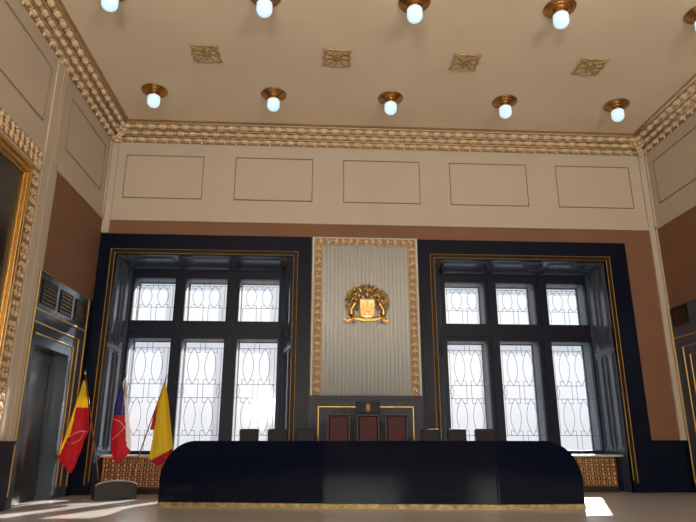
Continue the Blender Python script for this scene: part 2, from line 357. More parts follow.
# ---- windows
def window(name, xs, x0, x1):
    root = sempty(name, ((x0+x1)/2, 1.0, SILL)); L = root.location
    ZT0, ZT1, ZTOP, ZS = 3.51, 3.95, 5.03, .88
    def grid(y0, y1, grow, dz=0):
        b = MB(); e = []
        b.box(x0, x1, y0, y1, SILL, ZS+dz-.0); b.box(x0, x1, y0, y1, ZTOP+grow, OT-.1); b.box(x0, x1, y0, y1, ZT0+grow, ZT1-grow)
        cuts = [x0]+[v for p in xs for v in (p[0]-grow, p[1]+grow)]+[x1]
        for i in range(0, len(cuts), 2):
            b.box(cuts[i], cuts[i+1], y0, y1, ZS+dz, ZT0+grow); b.box(cuts[i], cuts[i+1], y0, y1, ZT1-grow, ZTOP+grow)
        return b
    b = grid(.90, 1.02, 0)
    for i in range(2):
        xm = (xs[i][1]+xs[i+1][0])/2; b.box(xm-.06, xm+.06, .868, .90, SILL+.05, OT-.1)
    b.box(x0, x1, .872, .90, (ZT0+ZT1)/2-.10, (ZT0+ZT1)/2+.10)
    b.box(x0, x1, .86, .92, SILL, SILL+.05)
    o = b.build('window_frame', NAVY3, root, None); o.location = -L
    b = grid(1.38, 1.44, -.02); o = b.build('outer_casement', NAVY3, root); o.location = -L
    b = MB()                                                # the box between the two casements
    for (a, c) in xs:
        for (z0, z1) in ((ZS, ZT0), (ZT1, ZTOP)):
            b.box(a-.03, a-.005, 1.02, 1.38, z0-.03, z1+.03); b.box(c+.005, c+.03, 1.02, 1.38, z0-.03, z1+.03); b.box(a, c, 1.02, 1.38, z1+.004, z1+.03); b.box(a, c, 1.02, 1.38, z0-.03, z0-.004)
    o = b.build('casement_box', mat('casement_box_paint', (.16, .19, .23), .5), root); o.location = -L
    b = MB(); l = MB(); ly = 1.0
    for (a, c) in xs:
        for (z0, z1) in ((ZS, ZT0), (ZT1, ZTOP)): b.box(a-.01, c+.01, 1.004, 1.010, z0-.01, z1+.01)
        W = c-a; r = .0055
        def ln(*p): l.tube([(a+W*x, ly-.004, z) for x, z in p], r, 4)
        def motif(zl, zh, small=.12, mid=True):
            for cx in (.30, .70):
                pts = []
                for k in range(13):
                    t = k/12; pts.append((cx-.13*math.sin(PI*t)**.8, zl+(zh-zl)*t))
                for k in range(13):
                    t = 1-k/12; pts.append((cx+.13*math.sin(PI*t)**.8, zl+(zh-zl)*t))
                ln(*pts)
                for z, s_ in ((zl, 1), (zh, -1)):           # little squares at the tips
                    ln((cx-.14, z), (cx-.14, z+s_*small)); ln((cx+.14, z), (cx+.14, z+s_*small))
                    ln((cx-.14, z+s_*small), (cx-.05, z+s_*small)); ln((cx+.14, z+s_*small), (cx+.05, z+s_*small))
            for x in (.06, .94): ln((x, zl), (x, zh))
        def hz(z): ln((0, z), (1, z))
        def vs(zl, zh, xx=(.44, .56)):
            for x in xx: ln((x, zl), (x, zh))
        # upper light
        hz(4.86); hz(4.30); motif(4.30, 4.86, .07); vs(4.86, ZTOP); vs(ZT1, 4.30); vs(ZT1, 4.30, (.09, .91))
        # lower light
        hz(3.29); hz(2.42); hz(2.10); hz(1.23); motif(2.42, 3.29, .11); motif(1.23, 2.10, .11)
        vs(3.29, ZT0); vs(2.10, 2.42); vs(ZS, 1.23); vs(2.12, 2.40, (.06, .94))
        for zz in (2.10,):
            for cx in (.08, .92): ln((cx, zz), (cx-.05, zz+.16), (cx, zz+.32)); ln((cx, zz), (cx+.05, zz+.16), (cx, zz+.32))
    o = b.build('glass_panes', GLASS, root); o.location = -L
    o = l.build('leaded_tracery', LEAD, root); o.location = -L
    s = MB(); s.box(x0-(.02), x1+.02, .06, .90, SILL-.04, SILL); o = s.build('window_sill', STONE, root); o.location = -L
    return root
window('window_1', [(-5.07, -4.06), (-3.80, -2.77), (-2.46, -1.465)], -5.28+.14, -1.10-.28)
window('window_2', [(2.775, 3.80), (4.11, 5.12), (5.44, 6.46)], 2.34+.30, 6.60-.10)
# ---- centre of the back wall: slate panelling and the fluted panel
root = sempty('trim_14', (.64, 0, 0)); L = root.location
b = MB(); b.box(-.66, 1.935, -.05, 0, 0, 2.06); b.box(-.66, 1.935, -.075, -.05, 2.0, 2.08)
b.box(-.66, 1.935, -.065, 0, 0, .2)
o = b.build('slate_panel', SLATE, root); o.location = -L
b = MB(); b.ring_frame('y', -.062, -.05, -.45, 1.715, .25, 1.85, .018); o = b.build('gilt_line', GOLDP, root); o.location = -L
root = sempty('trim_15', (.64, 0, 2.09)); L = root.location
b = MB(); b.box(-.635, 1.925, -.05, 0, 2.09, 5.875)
nr = 22; wx = 2.06/nr
for i in range(nr):
    xc = -.385+wx*(i+.5)
    pts = [(xc+wx*.5*math.cos(PI*k/6), -.05-.007*math.sin(PI*k/6), 2.09) for k in range(7)]
    b.prism(pts, (0, 0, 3.57), None, True)
o = b.build('fluted_panel', FLUTE, root); o.location = -L
def carved(b, p, q, nrm, wdt=.16, pitch=.15, seed=1):
    """a run of carved leaves and fruit from p to q on a surface of normal nrm"""
    rnd = random.Random(seed); p, q, nrm = Vector(p), Vector(q), Vector(nrm); d = (q-p).normalized(); s_ = d.cross(nrm); L_ = (q-p).length; k = int(L_/pitch)
    rot = Matrix((d, nrm, s_)).transposed()
    for i in range(k):
        c = p+d*((i+.5)*L_/k)
        b.ell(c+nrm*.02, (pitch*.33, .03, wdt*.20), 7, 4, RELIEF, rot)
        for e_ in (-1, 1):
            r2 = Matrix.Rotation(e_*.7+rnd.uniform(-.15, .15), 3, nrm) @ rot
            b.ell(c+s_*e_*wdt*.27+d*pitch*rnd.uniform(-.1, .2)+nrm*.012, (pitch*.42, .022, wdt*.14), 6, 4, RELIEF, r2)
        if i % 2: b.ell(c+d*pitch*.5+s_*rnd.uniform(-.02, .02)+nrm*.03, (.026, .026, .026), 6, 4, RELIEF)
b = MB(); y = -.055; X0, X1, Z0, Z1 = -.49, 1.78, 2.1, 5.76
b.box(X0-.10, X0+.10, -.062, -.05, 2.09, Z1+.09, RELIEF_SHADE); b.box(X1-.10, X1+.10, -.062, -.05, 2.09, Z1+.09, RELIEF_SHADE); b.box(X0+.1, X1-.1, -.062, -.05, Z1-.10, Z1+.09, RELIEF_SHADE)
for e_ in (-.085, .085): b.tube([(X0+e_, -.064, 2.09), (X0+e_, -.064, Z1-e_), (X1-e_, -.064, Z1-e_), (X1-e_, -.064, 2.09)], .010, 5, RELIEF)
carved(b, (X0, -.062, 2.12), (X0, -.062, Z1-.1), (0, -1, 0), .15, .17, 1); carved(b, (X1, -.062, 2.12), (X1, -.062, Z1-.1), (0, -1, 0), .15, .17, 2)
carved(b, (X0-.05, -.062, Z1), (X1+.05, -.062, Z1), (0, -1, 0), .15, .17, 3)
o = b.build('carved_border', None, root); o.location = -L
# ------------------------------------------------------------------ left and right door surrounds
def side_door(dname, X, s, y1, y2, depth, opening):
    """s = +1: room lies towards +x.  y1 (near the corner) > y2"""
    root = sempty(dname, (X, (y1+y2)/2, 0)); L = root.location
    def P(o): o.location = -L; return o
    xx = lambda t: X+s*t
    b = MB(); o0, o1, oz = opening
    b.box(xx(0), xx(.05), y1, o0, 0, 4.17); b.box(xx(0), xx(.05), o1, y2, 0, 4.17); b.box(xx(0), xx(.05), o0, o1, oz, 4.17)
    if s > 0:
        q = MB(); q.box(xx(0), xx(.045), y1, -.09, 0, 4.17); P(q.build('side_panel', NAVY, root)); b.box(xx(-.24), xx(0), o0, o0+.02, 0, oz+.02); b.box(xx(-.24), xx(0), o1-.03, o1, 0, oz+.02); b.box(xx(-.24), xx(0), o1, o0, oz, oz+.02)
    P(b.build('door_surround', NAVY2, root))
    b = MB(); b.box(xx(-.28), xx(-.24), o0+.0, o1, 0, oz)
    b.ring_frame('x', min(xx(-.24), xx(-.225)), max(xx(-.24), xx(-.225)), o1+.1, o0-.1, .2, oz-.15, .05)
    ob = P(b.build('door_leaf', mat('door_leaf_paint', (.008, .010, .014), .3), root))
    h = MB(); h.tube([(xx(-.235), o1+.16, 1.05), (xx(-.18), o1+.16, 1.05), (xx(-.18), o1+.28, 1.05)], .011, 6); h.build('door_handle', BRASS, ob)
    g = MB()
    g.tube([(xx(.055), y2+.03, .2), (xx(.055), y2+.03, 4.16), (xx(.055), y1-.02, 4.16), (xx(.055), y1-.02, .2)], .017, 4)
    g.tube([(xx(.055), y2+.04, 3.44), (xx(.055), y1-.03, 3.44)], .017, 4)
    P(g.build('gilt_line', GOLDP, root))
    for k, (ya, yb, z) in enumerate(((y1-.35, y2+.12, 3.20), (y1-.58, y2+.22, 3.00))):
        g = MB(); g.tube([(xx(.055), yb, z), (xx(.055), ya, z), (xx(.055), ya, .22)], .017, 4)
        n_ = 40
        P(g.build('gilt_line', GOLDP, root))
    return root
side_door('door_1', XL, 1, -.37, -2.97, .25, (-1.13, -2.72, 2.80))
# back of the left door recess
struct(MB().box(XL-.34, XL-.3, -2.8, -1.05, 0, 2.9).build('trim_16', VOID))
side_door('door_2', XR, -1, -.14, -2.97, .25, (-.9, -2.6, 2.80))
# door_2 stands proud of the solid wall: give its leaf a place on the wall face
for ch in bpy.data.objects['door_2'].children:
    if ch.name.startswith('door_leaf'): ch.location.x -= .265
# ventilation grilles above the doors
def vent(X, s, y0, y1, z0, z1, label):
    o0 = thing('ventilation_grille', (X+s*.05, (y0+y1)/2, z0), label, 'vent', 'ventilation grilles over the side doors'); L = Vector(o0.location)
    b = MB(); xa, xb = X+s*.05, X+s*.058; b.box(xa, xb, y0, y1, z0, z1); o = b.build('backing', VOID, o0); o.location = -L
    b = MB(); b.ring_frame('x', min(X+s*.05, X+s*.075), max(X+s*.05, X+s*.075), min(y0, y1), max(y0, y1), z0, z1, .028); o = b.build('grille_frame', FRAMEW, o0); o.location = -L
    b = MB()
    for k in range(6):
        z = z0+.05+(z1-z0-.1)*k/5; b.prism([(X+s*.056, y0-.03, z-.012), (X+s*.082, y0-.03, z-.02), (X+s*.082, y0-.03, z-.012), (X+s*.056, y0-.03, z+.006)], (0, y1-y0+.06, 0))
    o = b.build('slats', BRASS, o0); o.location = -L
vent(XL, 1, -.55, -1.12, 3.56, 4.02, 'slatted vent above the left door, nearest the window')
vent(XL, 1, -1.32, -1.92, 3.56, 4.02, 'slatted vent above the left door, middle of three')
vent(XL, 1, -2.12, -2.78, 3.56, 4.02, 'slatted vent above the left door, furthest from the window')
vent(XR, -1, -.26, -.86, 3.70, 4.14, 'dark slatted vent above the gold-lined door on the right wall')
# ------------------------------------------------------------------ framed painting on the left wall
root = thing('framed_painting', (XL+.02, -5.9, 1.7), 'large dark painting in a broad gilded frame at the left edge', 'painting'); L = Vector(root.location)
fz0, fz1, fy0, fy1 = 1.6, 5.83, -3.86, -8.0
b = MB()
for (o_f, wd, th) in ((0, .07, .06), (.07, .05, .10), (.12, .06, .075), (.18, .05, .11), (.23, .05, .06)):
    b.ring_frame('x', XL+.022, XL+.022+th, fy1+o_f, fy0-o_f, fz0+o_f, fz1-o_f, wd)
o = b.build('gilded_frame', GOLD, root, None, .01); o.location = -L
b = MB(); b.box(XL+.022, XL+.04, fy1+.28, fy0-.28, fz0+.28, fz1-.28); o = b.build('canvas', CANVAS, root); o.location = -L
b = MB(); n_ = (1, 0, 0); xs_ = XL+.03
b.box(XL+.022, XL+.034, -3.80, -3.50, 1.2, 6.25, RELIEF_SHADE); b.box(XL+.022, XL+.034, -8.4, -3.80, 5.93, 6.25, RELIEF_SHADE)
for wy in (-3.60, -3.72): carved(b, (xs_, wy, 1.2), (xs_, wy, 6.0), n_, .15, .17, 5 if wy > -3.7 else 8)
for wz in (6.17, 6.02): carved(b, (xs_, -3.5, wz), (xs_, -8.4, wz), n_, .17, .18, 6 if wz > 6.1 else 9)
struct(b.build('trim_17'))
# ------------------------------------------------------------------ radiator grilles under the windows
def radiator(x0, x1, label):
    root = thing('radiator_cover', ((x0+x1)/2, .12, 0), label, 'radiator cover', None); L = Vector(root.location)
    b = MB(); b.box(x0, x1, .10, .29, 0, .13); b.box(x0, x1, .16, .29, .13, .755); o = b.build('cover_box', VOID, root); o.location = -L
    b = MB(); b.ring_frame('y', .09, .12, x0, x1, .12, .755, .02); o = b.build('grille_frame', BRASS, root); o.location = -L
    b = MB(); k = int((x1-x0)/.125); rows = 6
    for i in range(k):
        xc = x0+(x1-x0)*(i+.5)/k
        for j in range(rows):
            z = .155+(.575)*(j+.5)/rows
            b.ell((xc+.018, .125, z), (.036, .032, .036), 6, 4); b.box(xc-.05, xc-.035, .118, .130, z-.045, z+.045)
    for j in range(rows+1): b.tube([(x0+.02, .115, .155+.575*j/rows), (x1-.02, .115, .155+.575*j/rows)], .010, 5)
    o = b.build('lattice', mat('copper_lattice', (.72, .42, .19), .42, .35, noise=(7, .2)), root); o.location = -L
radiator(-5.10, -1.20, 'copper lattice radiator cover under the left window, behind the flags')
radiator(2.45, 6.34, 'copper lattice radiator cover under the right window')
# ------------------------------------------------------------------ ceiling lamps
def make_lamp():
    root = thing('ceiling_lamp', (0, 0, H), '', 'ceiling lamp', 'ceiling lamps')
    b = MB(); b.lathe([(.275, 0), (.285, -.02), (.27, -.04), (.225, -.05), (.215, -.075), (.17, -.085), (.155, -.115), (.13, -.13)], (0, 0, 0), 28, BRASS)
    for rr, zz, tt in ((.278, -.022, .014), (.222, -.055, .013), (.163, -.092, .014)): b.tube([(rr*math.cos(2*PI*k/28), rr*math.sin(2*PI*k/28), zz) for k in range(28)], tt, 6, BRASS, closed=True)
    b.build('canopy', BRASS, root)
    b = MB(); b.lathe([(.128, -.125), (.138, -.14), (.138, -.165), (.13, -.175)], (0, 0, 0), 24); b.build('collar', BRASS, root)
    b = MB(); pr = [(.125, -.17), (.138, -.19), (.140, -.30)]+[(.140*math.cos(t), -.31-.125*math.sin(t)) for t in [PI/2*k/6 for k in range(6)]]+[(.012, -.436)]
    b.lathe(pr, (0, 0, 0), 24); b.build('glass_shade', BULB, root)
    return root
lamp = make_lamp(); first = True
ords = ['leftmost', 'second from left', 'middle', 'second from right', 'rightmost']
for y, row in ((-1.807, 'of five in the row nearest the windows'), (-5.0, 'in the ceiling row nearer the viewer')):
    for i in range(5):
        o = lamp if first else copy_tree(lamp); first = False
        o.location = (-4.255+2.68*i if y > -4 else -4.22+2.68*i, y, H)
        o['label'] = 'lit brass ceiling lamp, %s %s' % (ords[i], row)
# ------------------------------------------------------------------ ceiling rosettes
def make_rosette():
    root = thing('ceiling_rosette', (0, 0, H), '', 'ceiling ornament', 'gilt ceiling rosettes')
    b = MB(); b.ring_frame('y', 0, .001, 0, 0, 0, 0, 0) if False else None
    R = .30; z = -.012
    b.box(-.36, .36, -.36, .36, -.0015, 0); b.build('plate', CEIL, root)
    b = MB()
    for q in range(4):
        rot = Matrix.Rotation(q*PI/2, 3, 'Z')
        def T(pts): return [rot @ Vector(p) for p in pts]
        for m_ in (1, -1):       # scroll curling into the corner
            pts = []
            for k in range(22):
                t = k/21; a = t*2.4*PI; rr = .105*(1-t*.78)
                c0 = Vector((.185, .185*m_*0+.09*m_, 0))
                pts.append((c0.x+rr*math.cos(a*m_+PI*.9*m_), c0.y+rr*math.sin(a*m_+PI*.9*m_), z-.012*math.sin(PI*t)))
            b.tube(T(pts), [.014-.006*k/21 for k in range(22)], 5)
        b.tube(T([(.08, .08, z), (.16, .17, z-.02), (.25, .24, z-.01), (.29, .29, z)]), [.012, .026, .022, .006], 6)
        b.tube(T([(.29, .29, z), (.20, .27, z-.01), (.10, .25, z-.01), (0, .28, z-.015), (-.10, .25, z-.01), (-.20, .27, z-.01), (-.29, .29, z)]), [.008, .018, .014, .022, .014, .018, .008], 6)
        b.ell(rot @ Vector((.15, 0, z-.01)), (.07, .028, .02), 8, 4, None, rot)
    b.build('scrollwork', mat('gilt_plaster', (.52, .37, .19), .5, .2), root)
    b = MB(); b.lathe([(.085, 0), (.09, -.02), (.06, -.03), (.05, -.045)], (0, 0, 0), 16)
    for k in range(8):
        a = k*PI/4; b.ell((.06*math.cos(a), .06*math.sin(a), -.03), (.035, .018, .016), 6, 4, None, Matrix.Rotation(a, 3, 'Z'))
    b.ell((0, 0, -.045), (.026, .026, .022), 8, 5); b.build('flower_boss', GOLD, root)
    return root
ro = make_rosette()
for i in range(4):
    o = ro if i == 0 else copy_tree(ro)
    o.location = (-4.21+2.68*(i+.5), -3.27, H)
    o['label'] = 'square gilt scrollwork rosette on the ceiling, %s of four' % ['leftmost', 'second from left', 'second from right', 'rightmost'][i]
# ------------------------------------------------------------------ coat of arms
root = thing('coat_of_arms', (.675, -.07, 3.75), 'gilded coat of arms relief with two lions on the fluted white panel', 'coat of arms')
def G(b, name, par=None): return b.build(name, {'shield': PALEG, 'motto_ribbon': GOLD, 'castle_relief': GOLD, 'helmets': GOLD}.get(name, DARKG), par or root)
# local frame: x right, z up, y towards wall; half width .58, height 1.0
b = MB(); sh = [(-.17, .56), (.17, .56)]+[(.17*math.cos(t), .24-.11*math.sin(t)) for t in [PI*k/10 for k in range(0, 11)]]
sh = [(-.17, .56), (.17, .56), (.17, .24), (.15, .17), (.08, .125), (0, .10), (-.08, .125), (-.15, .17), (-.17, .24)]
b.prism([(x, -.06, z) for x, z in sh], (0, .06, 0)); b.tube([(x, -.062, z) for x, z in sh], .014, 6, None, closed=True)
shield = G(b, 'shield')
b = MB()                                                     # walled town with three towers and a gate
for x0, x1, z0, z1 in ((-.14, -.045, .19, .34), (.045, .14, .19, .34), (-.045, .045, .27, .36)): b.box(x0, x1, -.090, -.06, z0, z1)
for x, z1, w2 in ((-.095, .45, .026), (0, .50, .03), (.095, .45, .026)):
    b.box(x-w2, x+w2, -.10, -.06, .33, z1-.03); b.prism([(x-w2*1.3, -.10, z1-.03), (x+w2*1.3, -.10, z1-.03), (x, -.10, z1+.035)], (0, .04, 0))
for k in range(7): b.box(-.135+k*.04, -.115+k*.04, -.082, -.06, .34, .36)
b.tube([(-.045, -.075, .19), (-.045, -.075, .25), (0, -.075, .285), (.045, -.075, .25), (.045, -.075, .19)], .008, 5)
b.tube([(-.02, -.075, .19), (-.02, -.075, .25)], .004, 4); b.tube([(.02, -.075, .19), (.02, -.075, .25)], .004, 4)
G(b, 'castle_relief', shield)
for s_ in (-1, 1):
    b = MB(); y = -.05
    X = lambda x: s_*x
    b.tube([(X(.34), y, .15), (X(.375), y, .22), (X(.385), y-.02, .31), (X(.33), y-.03, .39), (X(.285), y-.03, .46), (X(.275), y-.03, .51)], [.045, .078, .042, .060, .075, .05], 9)
    b.ell((X(.262), y-.03, .545), (.050, .05, .050), 8, 6); b.ell((X(.218), y-.045, .535), (.03, .025, .022), 6, 4)      # head, muzzle
    for k in range(9):
        a = k*2*PI/9; b.ell((X(.275)+.055*math.cos(a), y-.015, .535+.058*math.sin(a)), (.022, .02, .022), 6, 4)              # mane
    b.tube([(X(.275), y-.02, .45), (X(.235), y-.03, .44), (X(.19), y-.035, .475)], [.028, .02, .016], 6)
    b.tube([(X(.285), y-.02, .38), (X(.235), y-.03, .345), (X(.185), y-.03, .375)], [.026, .02, .016], 6)
    b.tube([(X(.33), y-.01, .22), (X(.28), y-.02, .19), (X(.29), y-.02, .13), (X(.245), y-.03, .12)], [.04, .03, .018, .014], 6)
    b.tube([(X(.35), y-.01, .20), (X(.375), y-.01, .16), (X(.35), y-.01, .11), (X(.325), y-.02, .10)], [.036, .026, .017, .014], 6)
    b.tube([(X(.36), y, .22), (X(.43), y, .22), (X(.455), y, .30), (X(.41), y, .36), (X(.43), y-.01, .43), (X(.47), y-.01, .45)], [.016, .013, .012, .013, .018, .008], 6)
    b.build('lion', GOLD, root)
b = MB()                                                     # helmets with crown and arms rising from them
for cx, cz, sc_ in ((-.19, .66, .85), (0, .68, 1.0), (.19, .66, .85)):
    b.ell((cx, -.05, cz), (.058*sc_, .05, .068*sc_), 8, 6); b.box(cx-.035*sc_, cx+.035*sc_, -.10, -.06, cz-.012, cz+.004)
    b.tube([(cx-.06*sc_, -.05, cz-.055), (cx, -.085, cz-.075), (cx+.06*sc_, -.05, cz-.055)], .012, 6)
    b.tube([(cx-.05*sc_, -.05, cz+.06), (cx, -.075, cz+.052), (cx+.05*sc_, -.05, cz+.06)], .011, 6)
    for k in (-2, -1, 0, 1, 2): b.tube([(cx+k*.022*sc_, -.06, cz+.06), (cx+k*.030*sc_, -.06, cz+.11*sc_), ], [.011, .004], 5)
b.box(-.022, .022, -.07, -.03, .60, .62); G(b, 'helmets')
b = MB(); rnd = random.Random(4)                             # fan of banners and plumes
for k in range(17):
    a = math.radians(8+164*k/16+rnd.uniform(-4, 4)); c, s2 = math.cos(a), math.sin(a); r0, r1 = .24, .40+rnd.uniform(-.05, .04)
    mt = (DARKG, GOLD, DARKG, PALEG)[rnd.randrange(4)]; ex = 1.15-.12*s2  # gilding tones vary to paint glint contrast into fan and leaves
    tw = rnd.uniform(-.06, .06)
    b.tube([(r0*c, -.02, .50+r0*s2*.9), (.32*c*ex+tw*s2, -.05, .50+.32*s2*.95-tw*c), (r1*c*ex, -.04, .50+r1*s2*.98)], [.014, .030, .022], 7, mt)
    nx, nz = -s2, c; hx, hz = r1*c*ex, .50+r1*s2*.99; sg = 1 if c > 0 else -1       # the head curls over outwards
    b.tube([(hx, -.04, hz), (hx+c*.04, -.055, hz+s2*.04), (hx+c*.03-nx*.045*sg, -.05, hz+s2*.03-nz*.045*sg), (hx-nx*.05*sg, -.045, hz-nz*.05*sg)], [.020, .020, .018, .010], 6, mt)
for k in range(46):                                          # leaves filling the field between the helmets
    a = rnd.uniform(.15, PI-.15); rr = rnd.uniform(.20, .42)
    b.ell((rr*math.cos(a)*1.1, -.018, .50+rr*math.sin(a)*.92), (rnd.uniform(.018, .034), .02, rnd.uniform(.018, .034)), 6, 4, (DARKG, GOLD, PALEG)[rnd.randrange(3)])
for cx in (-.30, 0, .30): b.ell((cx, -.055, .93-.14*abs(cx)/.30), (.045, .03, .035), 6, 4, PALEG)
G(b, 'banner_fan')
for s_ in (-1, 1):                                            # leafy mantling at both sides
    b = MB()
    for k in range(11):
        a = math.radians(-38+98*k/10); rx, rz = .47+rnd.uniform(-.02, .03), .36
        cx, cz = s_*rx*math.cos(a), .47+rz*math.sin(a)
        pts = [(cx-s_*.07*math.cos(a), -.02, cz-.05), (cx, -.045, cz), (cx+s_*.045, -.04, cz+.045), (cx+s_*.015, -.04, cz+.075), (cx-s_*.02, -.04, cz+.05)]
        b.tube(pts, [.010, .019, .015, .012, .008], 6)
    for k in range(60):
        a = rnd.uniform(-.75, 1.25); rr = rnd.uniform(.24, .50); b.ell((s_*rr*math.cos(a)*1.05, -.025, .47+rr*math.sin(a)*.8), (.022, .022, .022), 6, 4)
    G(b, 'mantling')
b = MB()                                                     # motto ribbon
def ribbon(pts, h=.05):
    P = [(x, y, z) for x, y, z in pts]
    for p, q in zip(P, P[1:]):
        b.prism([(p[0], p[1], p[2]-h/2), (q[0], q[1], q[2]-h/2), (q[0], q[1], q[2]+h/2), (p[0], p[1], p[2]+h/2)], (0, .018, 0))
ribbon([(-.30+.6*k/14, -.075+.02*abs(k-7)/7, .065+.055*((k-7)/7)**2) for k in range(15)], .06)
for s_ in (-1, 1):
    ribbon([(s_*.30, -.06, .12), (s_*.36, -.05, .08), (s_*.42, -.045, .055), (s_*.50, -.04, .07)], .055)
    ribbon([(s_*.42, -.07, .015), (s_*.48, -.06, .04), (s_*.56, -.05, .105)], .045)
    for q in range(10): b.ell((s_*rnd.uniform(.28, .5), -.05, rnd.uniform(.0, .13)), (.026, .022, .022), 6, 4)
b.tube([(-.30, -.06, .14), (0, -.07, .12), (.30, -.06, .14)], .010, 5)
G(b, 'motto_ribbon')
# ------------------------------------------------------------------ council desk
root = thing('council_desk', (.4, -2.6, 0), 'long black lacquered council desk with rounded ends and a brass skirting', 'desk'); L = Vector(root.location)
PP = [Vector((-3.27, -2.45, 0)), Vector((-.35, -2.94, 0)), Vector((2.6, -3.26, 0)), Vector((4.09, -3.26, 0))]
seg = [(PP[i+1]-PP[i]).length for i in range(3)]; TOT = sum(seg); HT = 1.105
def at(s):
    i = 0
    while i < 2 and s > seg[i]: s -= seg[i]; i += 1
    return PP[i]+(PP[i+1]-PP[i]).normalized()*s
def ht(s):
    e_ = min(s, TOT-s); R = .62; RZ = .70
    return HT if e_ >= R else HT-RZ+RZ*math.sqrt(max(0, 1-((R-e_)/R)**2))
def stations(s0, s1, n_=10):
    S = []
    for k in range(n_+1):
        S.append(s0+(s1-s0)*k/n_)
    return S
fine = [0, .004, .02, .05, .09, .14, .2, .27, .35, .44, .53, .62]
sect = [(fine+[seg[0]], 0), ([seg[0], seg[0]+seg[1]], 1), ([seg[0]+seg[1]]+[TOT-f for f in fine[::-1]], 2)]
def strip(b, S, y0, y1, zlo, off, gap=0):
    vs = []; fs = []
    for s in S:
        p = at(s); h = ht(s)-off
        vs += [(p.x, p.y+y0, zlo), (p.x, p.y+y0, max(h, zlo+.01)), (p.x, p.y+y1, max(h, zlo+.01)), (p.x, p.y+y1, zlo)]
    k = len(S)
    for i in range(k-1):
        a, c = i*4, i*4+4
        for j in range(4): fs.append((a+j, a+(j+1) % 4, c+(j+1) % 4, c+j))
    fs += [(0, 1, 2, 3), ((k-1)*4+3, (k-1)*4+2, (k-1)*4+1, (k-1)*4)]
    b.raw(vs, fs)
for S, i in sect:
    b = MB(); strip(b, S, .02, .74, .075, .03)
    d = (PP[i+1]-PP[i]).normalized(); y = .0
    # upright pilaster strips and a shallow sunk panel line on the front
    L0, L1 = S[0], S[-1]; nn = 3 if i < 2 else 1
    for k in range(nn+1):
        s = L0+(L1-L0)*k/nn
        s = min(max(s, .70), TOT-.70); p = at(s); q = at(min(s+.05, L1))if s+.05 <= L1 else p
        p0 = p-d*.02; p1 = p+d*.02
        b.prism([(p0.x, p0.y+.008, .09), (p1.x, p1.y+.008, .09), (p1.x, p1.y+.03, .09), (p0.x, p0.y+.03, .09)], (0, 0, HT-.15))
    o = b.build(['left_wing', 'centre_section', 'right_wing'][i], DESKM, root); o.location = -L
b = MB()                                                     # top slab following the rounded ends
S = fine+[seg[0], seg[0]+seg[1]]+[TOT-f for f in fine[::-1]]
vs = []; fs = []
for s in S:
    p = at(s); h = ht(s)
    for yy, dz in ((-.012, 0), (.78, 0), (.78, -.03), (-.012, -.03)): vs.append((p.x, p.y+yy, h+dz))
for i in range(len(S)-1):
    for j in range(4): fs.append((i*4+j, i*4+(j+1) % 4, i*4+4+(j+1) % 4, i*4+4+j))
fs += [(0, 1, 2, 3), tuple(len(vs)-1-k for k in range(4))]
b.raw(vs, fs); o = b.build('desktop', DESKM, root, None, .006); o.location = -L
b = MB(); s = 0
vs = []; fs = []
for s in (0, seg[0], seg[0]+seg[1], TOT):
    p = at(s)
    for yy, z in ((-.015, 0), (-.015, .07), (.03, .075), (.70, .075), (.70, 0)): vs.append((p.x, p.y+yy, z))
for i in range(3):
    for j in range(5): fs.append((i*5+j, i*5+(j+1) % 5, i*5+5+(j+1) % 5, i*5+5+j))
fs += [(0, 1, 2, 3, 4), (19, 18, 17, 16, 15)]
b.raw(vs, fs)
o = b.build('brass_skirting', mat('aged_brass', (.36, .27, .13), .5, .6, noise=(11, .5), bump=(30, .6)), root); o.location = -L
# ------------------------------------------------------------------ chairs
DZ = .28
def chair(name, loc, hb, wb, tall, label, group, crest=0):
    """chair facing the viewer (-y); hb back top above the floor level it stands on"""
    root = thing(name, loc, label, 'chair', group)
    fr = FRAMEW; up = REDL if tall else BLKL; hw = wb/2
    b = MB(); b.box(-hw, hw, -.24, .22, .40, .47); b.build('seat', up, root, None, .03)
    top = hb
    b = MB()
    if tall:
        b.ring_frame('y', .20, .25, -hw, hw, .47, top, .045)
        b.box(-hw+.045, hw-.045, .225, .25, .515, top-.045)
        b.build('back_frame', fr, root, None, .006)
        b = MB(); b.box(-hw+.05, hw-.05, .185, .228, .53, top-.05); b.build('backrest', up, root, None, .018)
    else:
        b.prism([(-hw, .19, .50), (hw, .19, .50), (hw, .23, top-.02), (hw-.02, .232, top), (-hw+.02, .232, top), (-hw, .23, top-.02)], (0, .06, 0)); b.build('backrest', up, root, None, .015)
    for sx in (-1, 1):
        for sy in (-.2, .2):
            b = MB(); b.tube([(sx*(hw-.03), sy, 0), (sx*(hw-.035), sy, .41)], [.016, .022], 8); b.build('leg', fr, root)
        b = MB(); b.tube([(sx*(hw+.015), -.2, .44), (sx*(hw+.02), -.2, .64), (sx*(hw+.02), .0, .665), (sx*(hw+.01), .215, .66)], [.018, .018, .022, .018], 8); b.build('armrest', fr, root)
    if crest:
        b = MB(); b.box(-hw-.01, hw+.01, .19, .26, top-.0, top+crest); c = b.build('crest_panel', mat('crest_navy', (.003, .004, .014), .4, spec=.15), root, None, .008)
        b = MB(); b.ell((0, .188, top+crest/2), (.042, .012, .075), 12, 6); b.tube([(.05*math.cos(2*PI*k/16), .185, top+crest/2+.085*math.sin(2*PI*k/16)) for k in range(16)], .006, 5, None, closed=True)
        b.build('gold_emblem', mat('muted_gilt', (.30, .16, .06), .4, .4), c)
    return root
YC = -1.5-.22
chair('high_back_chair', (-.045, YC, DZ), 1.635-DZ, .47, True, 'high-backed red leather chair, left of the emblem-topped one', 'red high-back chairs')
chair('high_back_chair', (.545, YC, DZ), 1.625-DZ, .47, True, 'tallest red chair, with a gold emblem on its dark crest panel', 'red high-back chairs', .245)
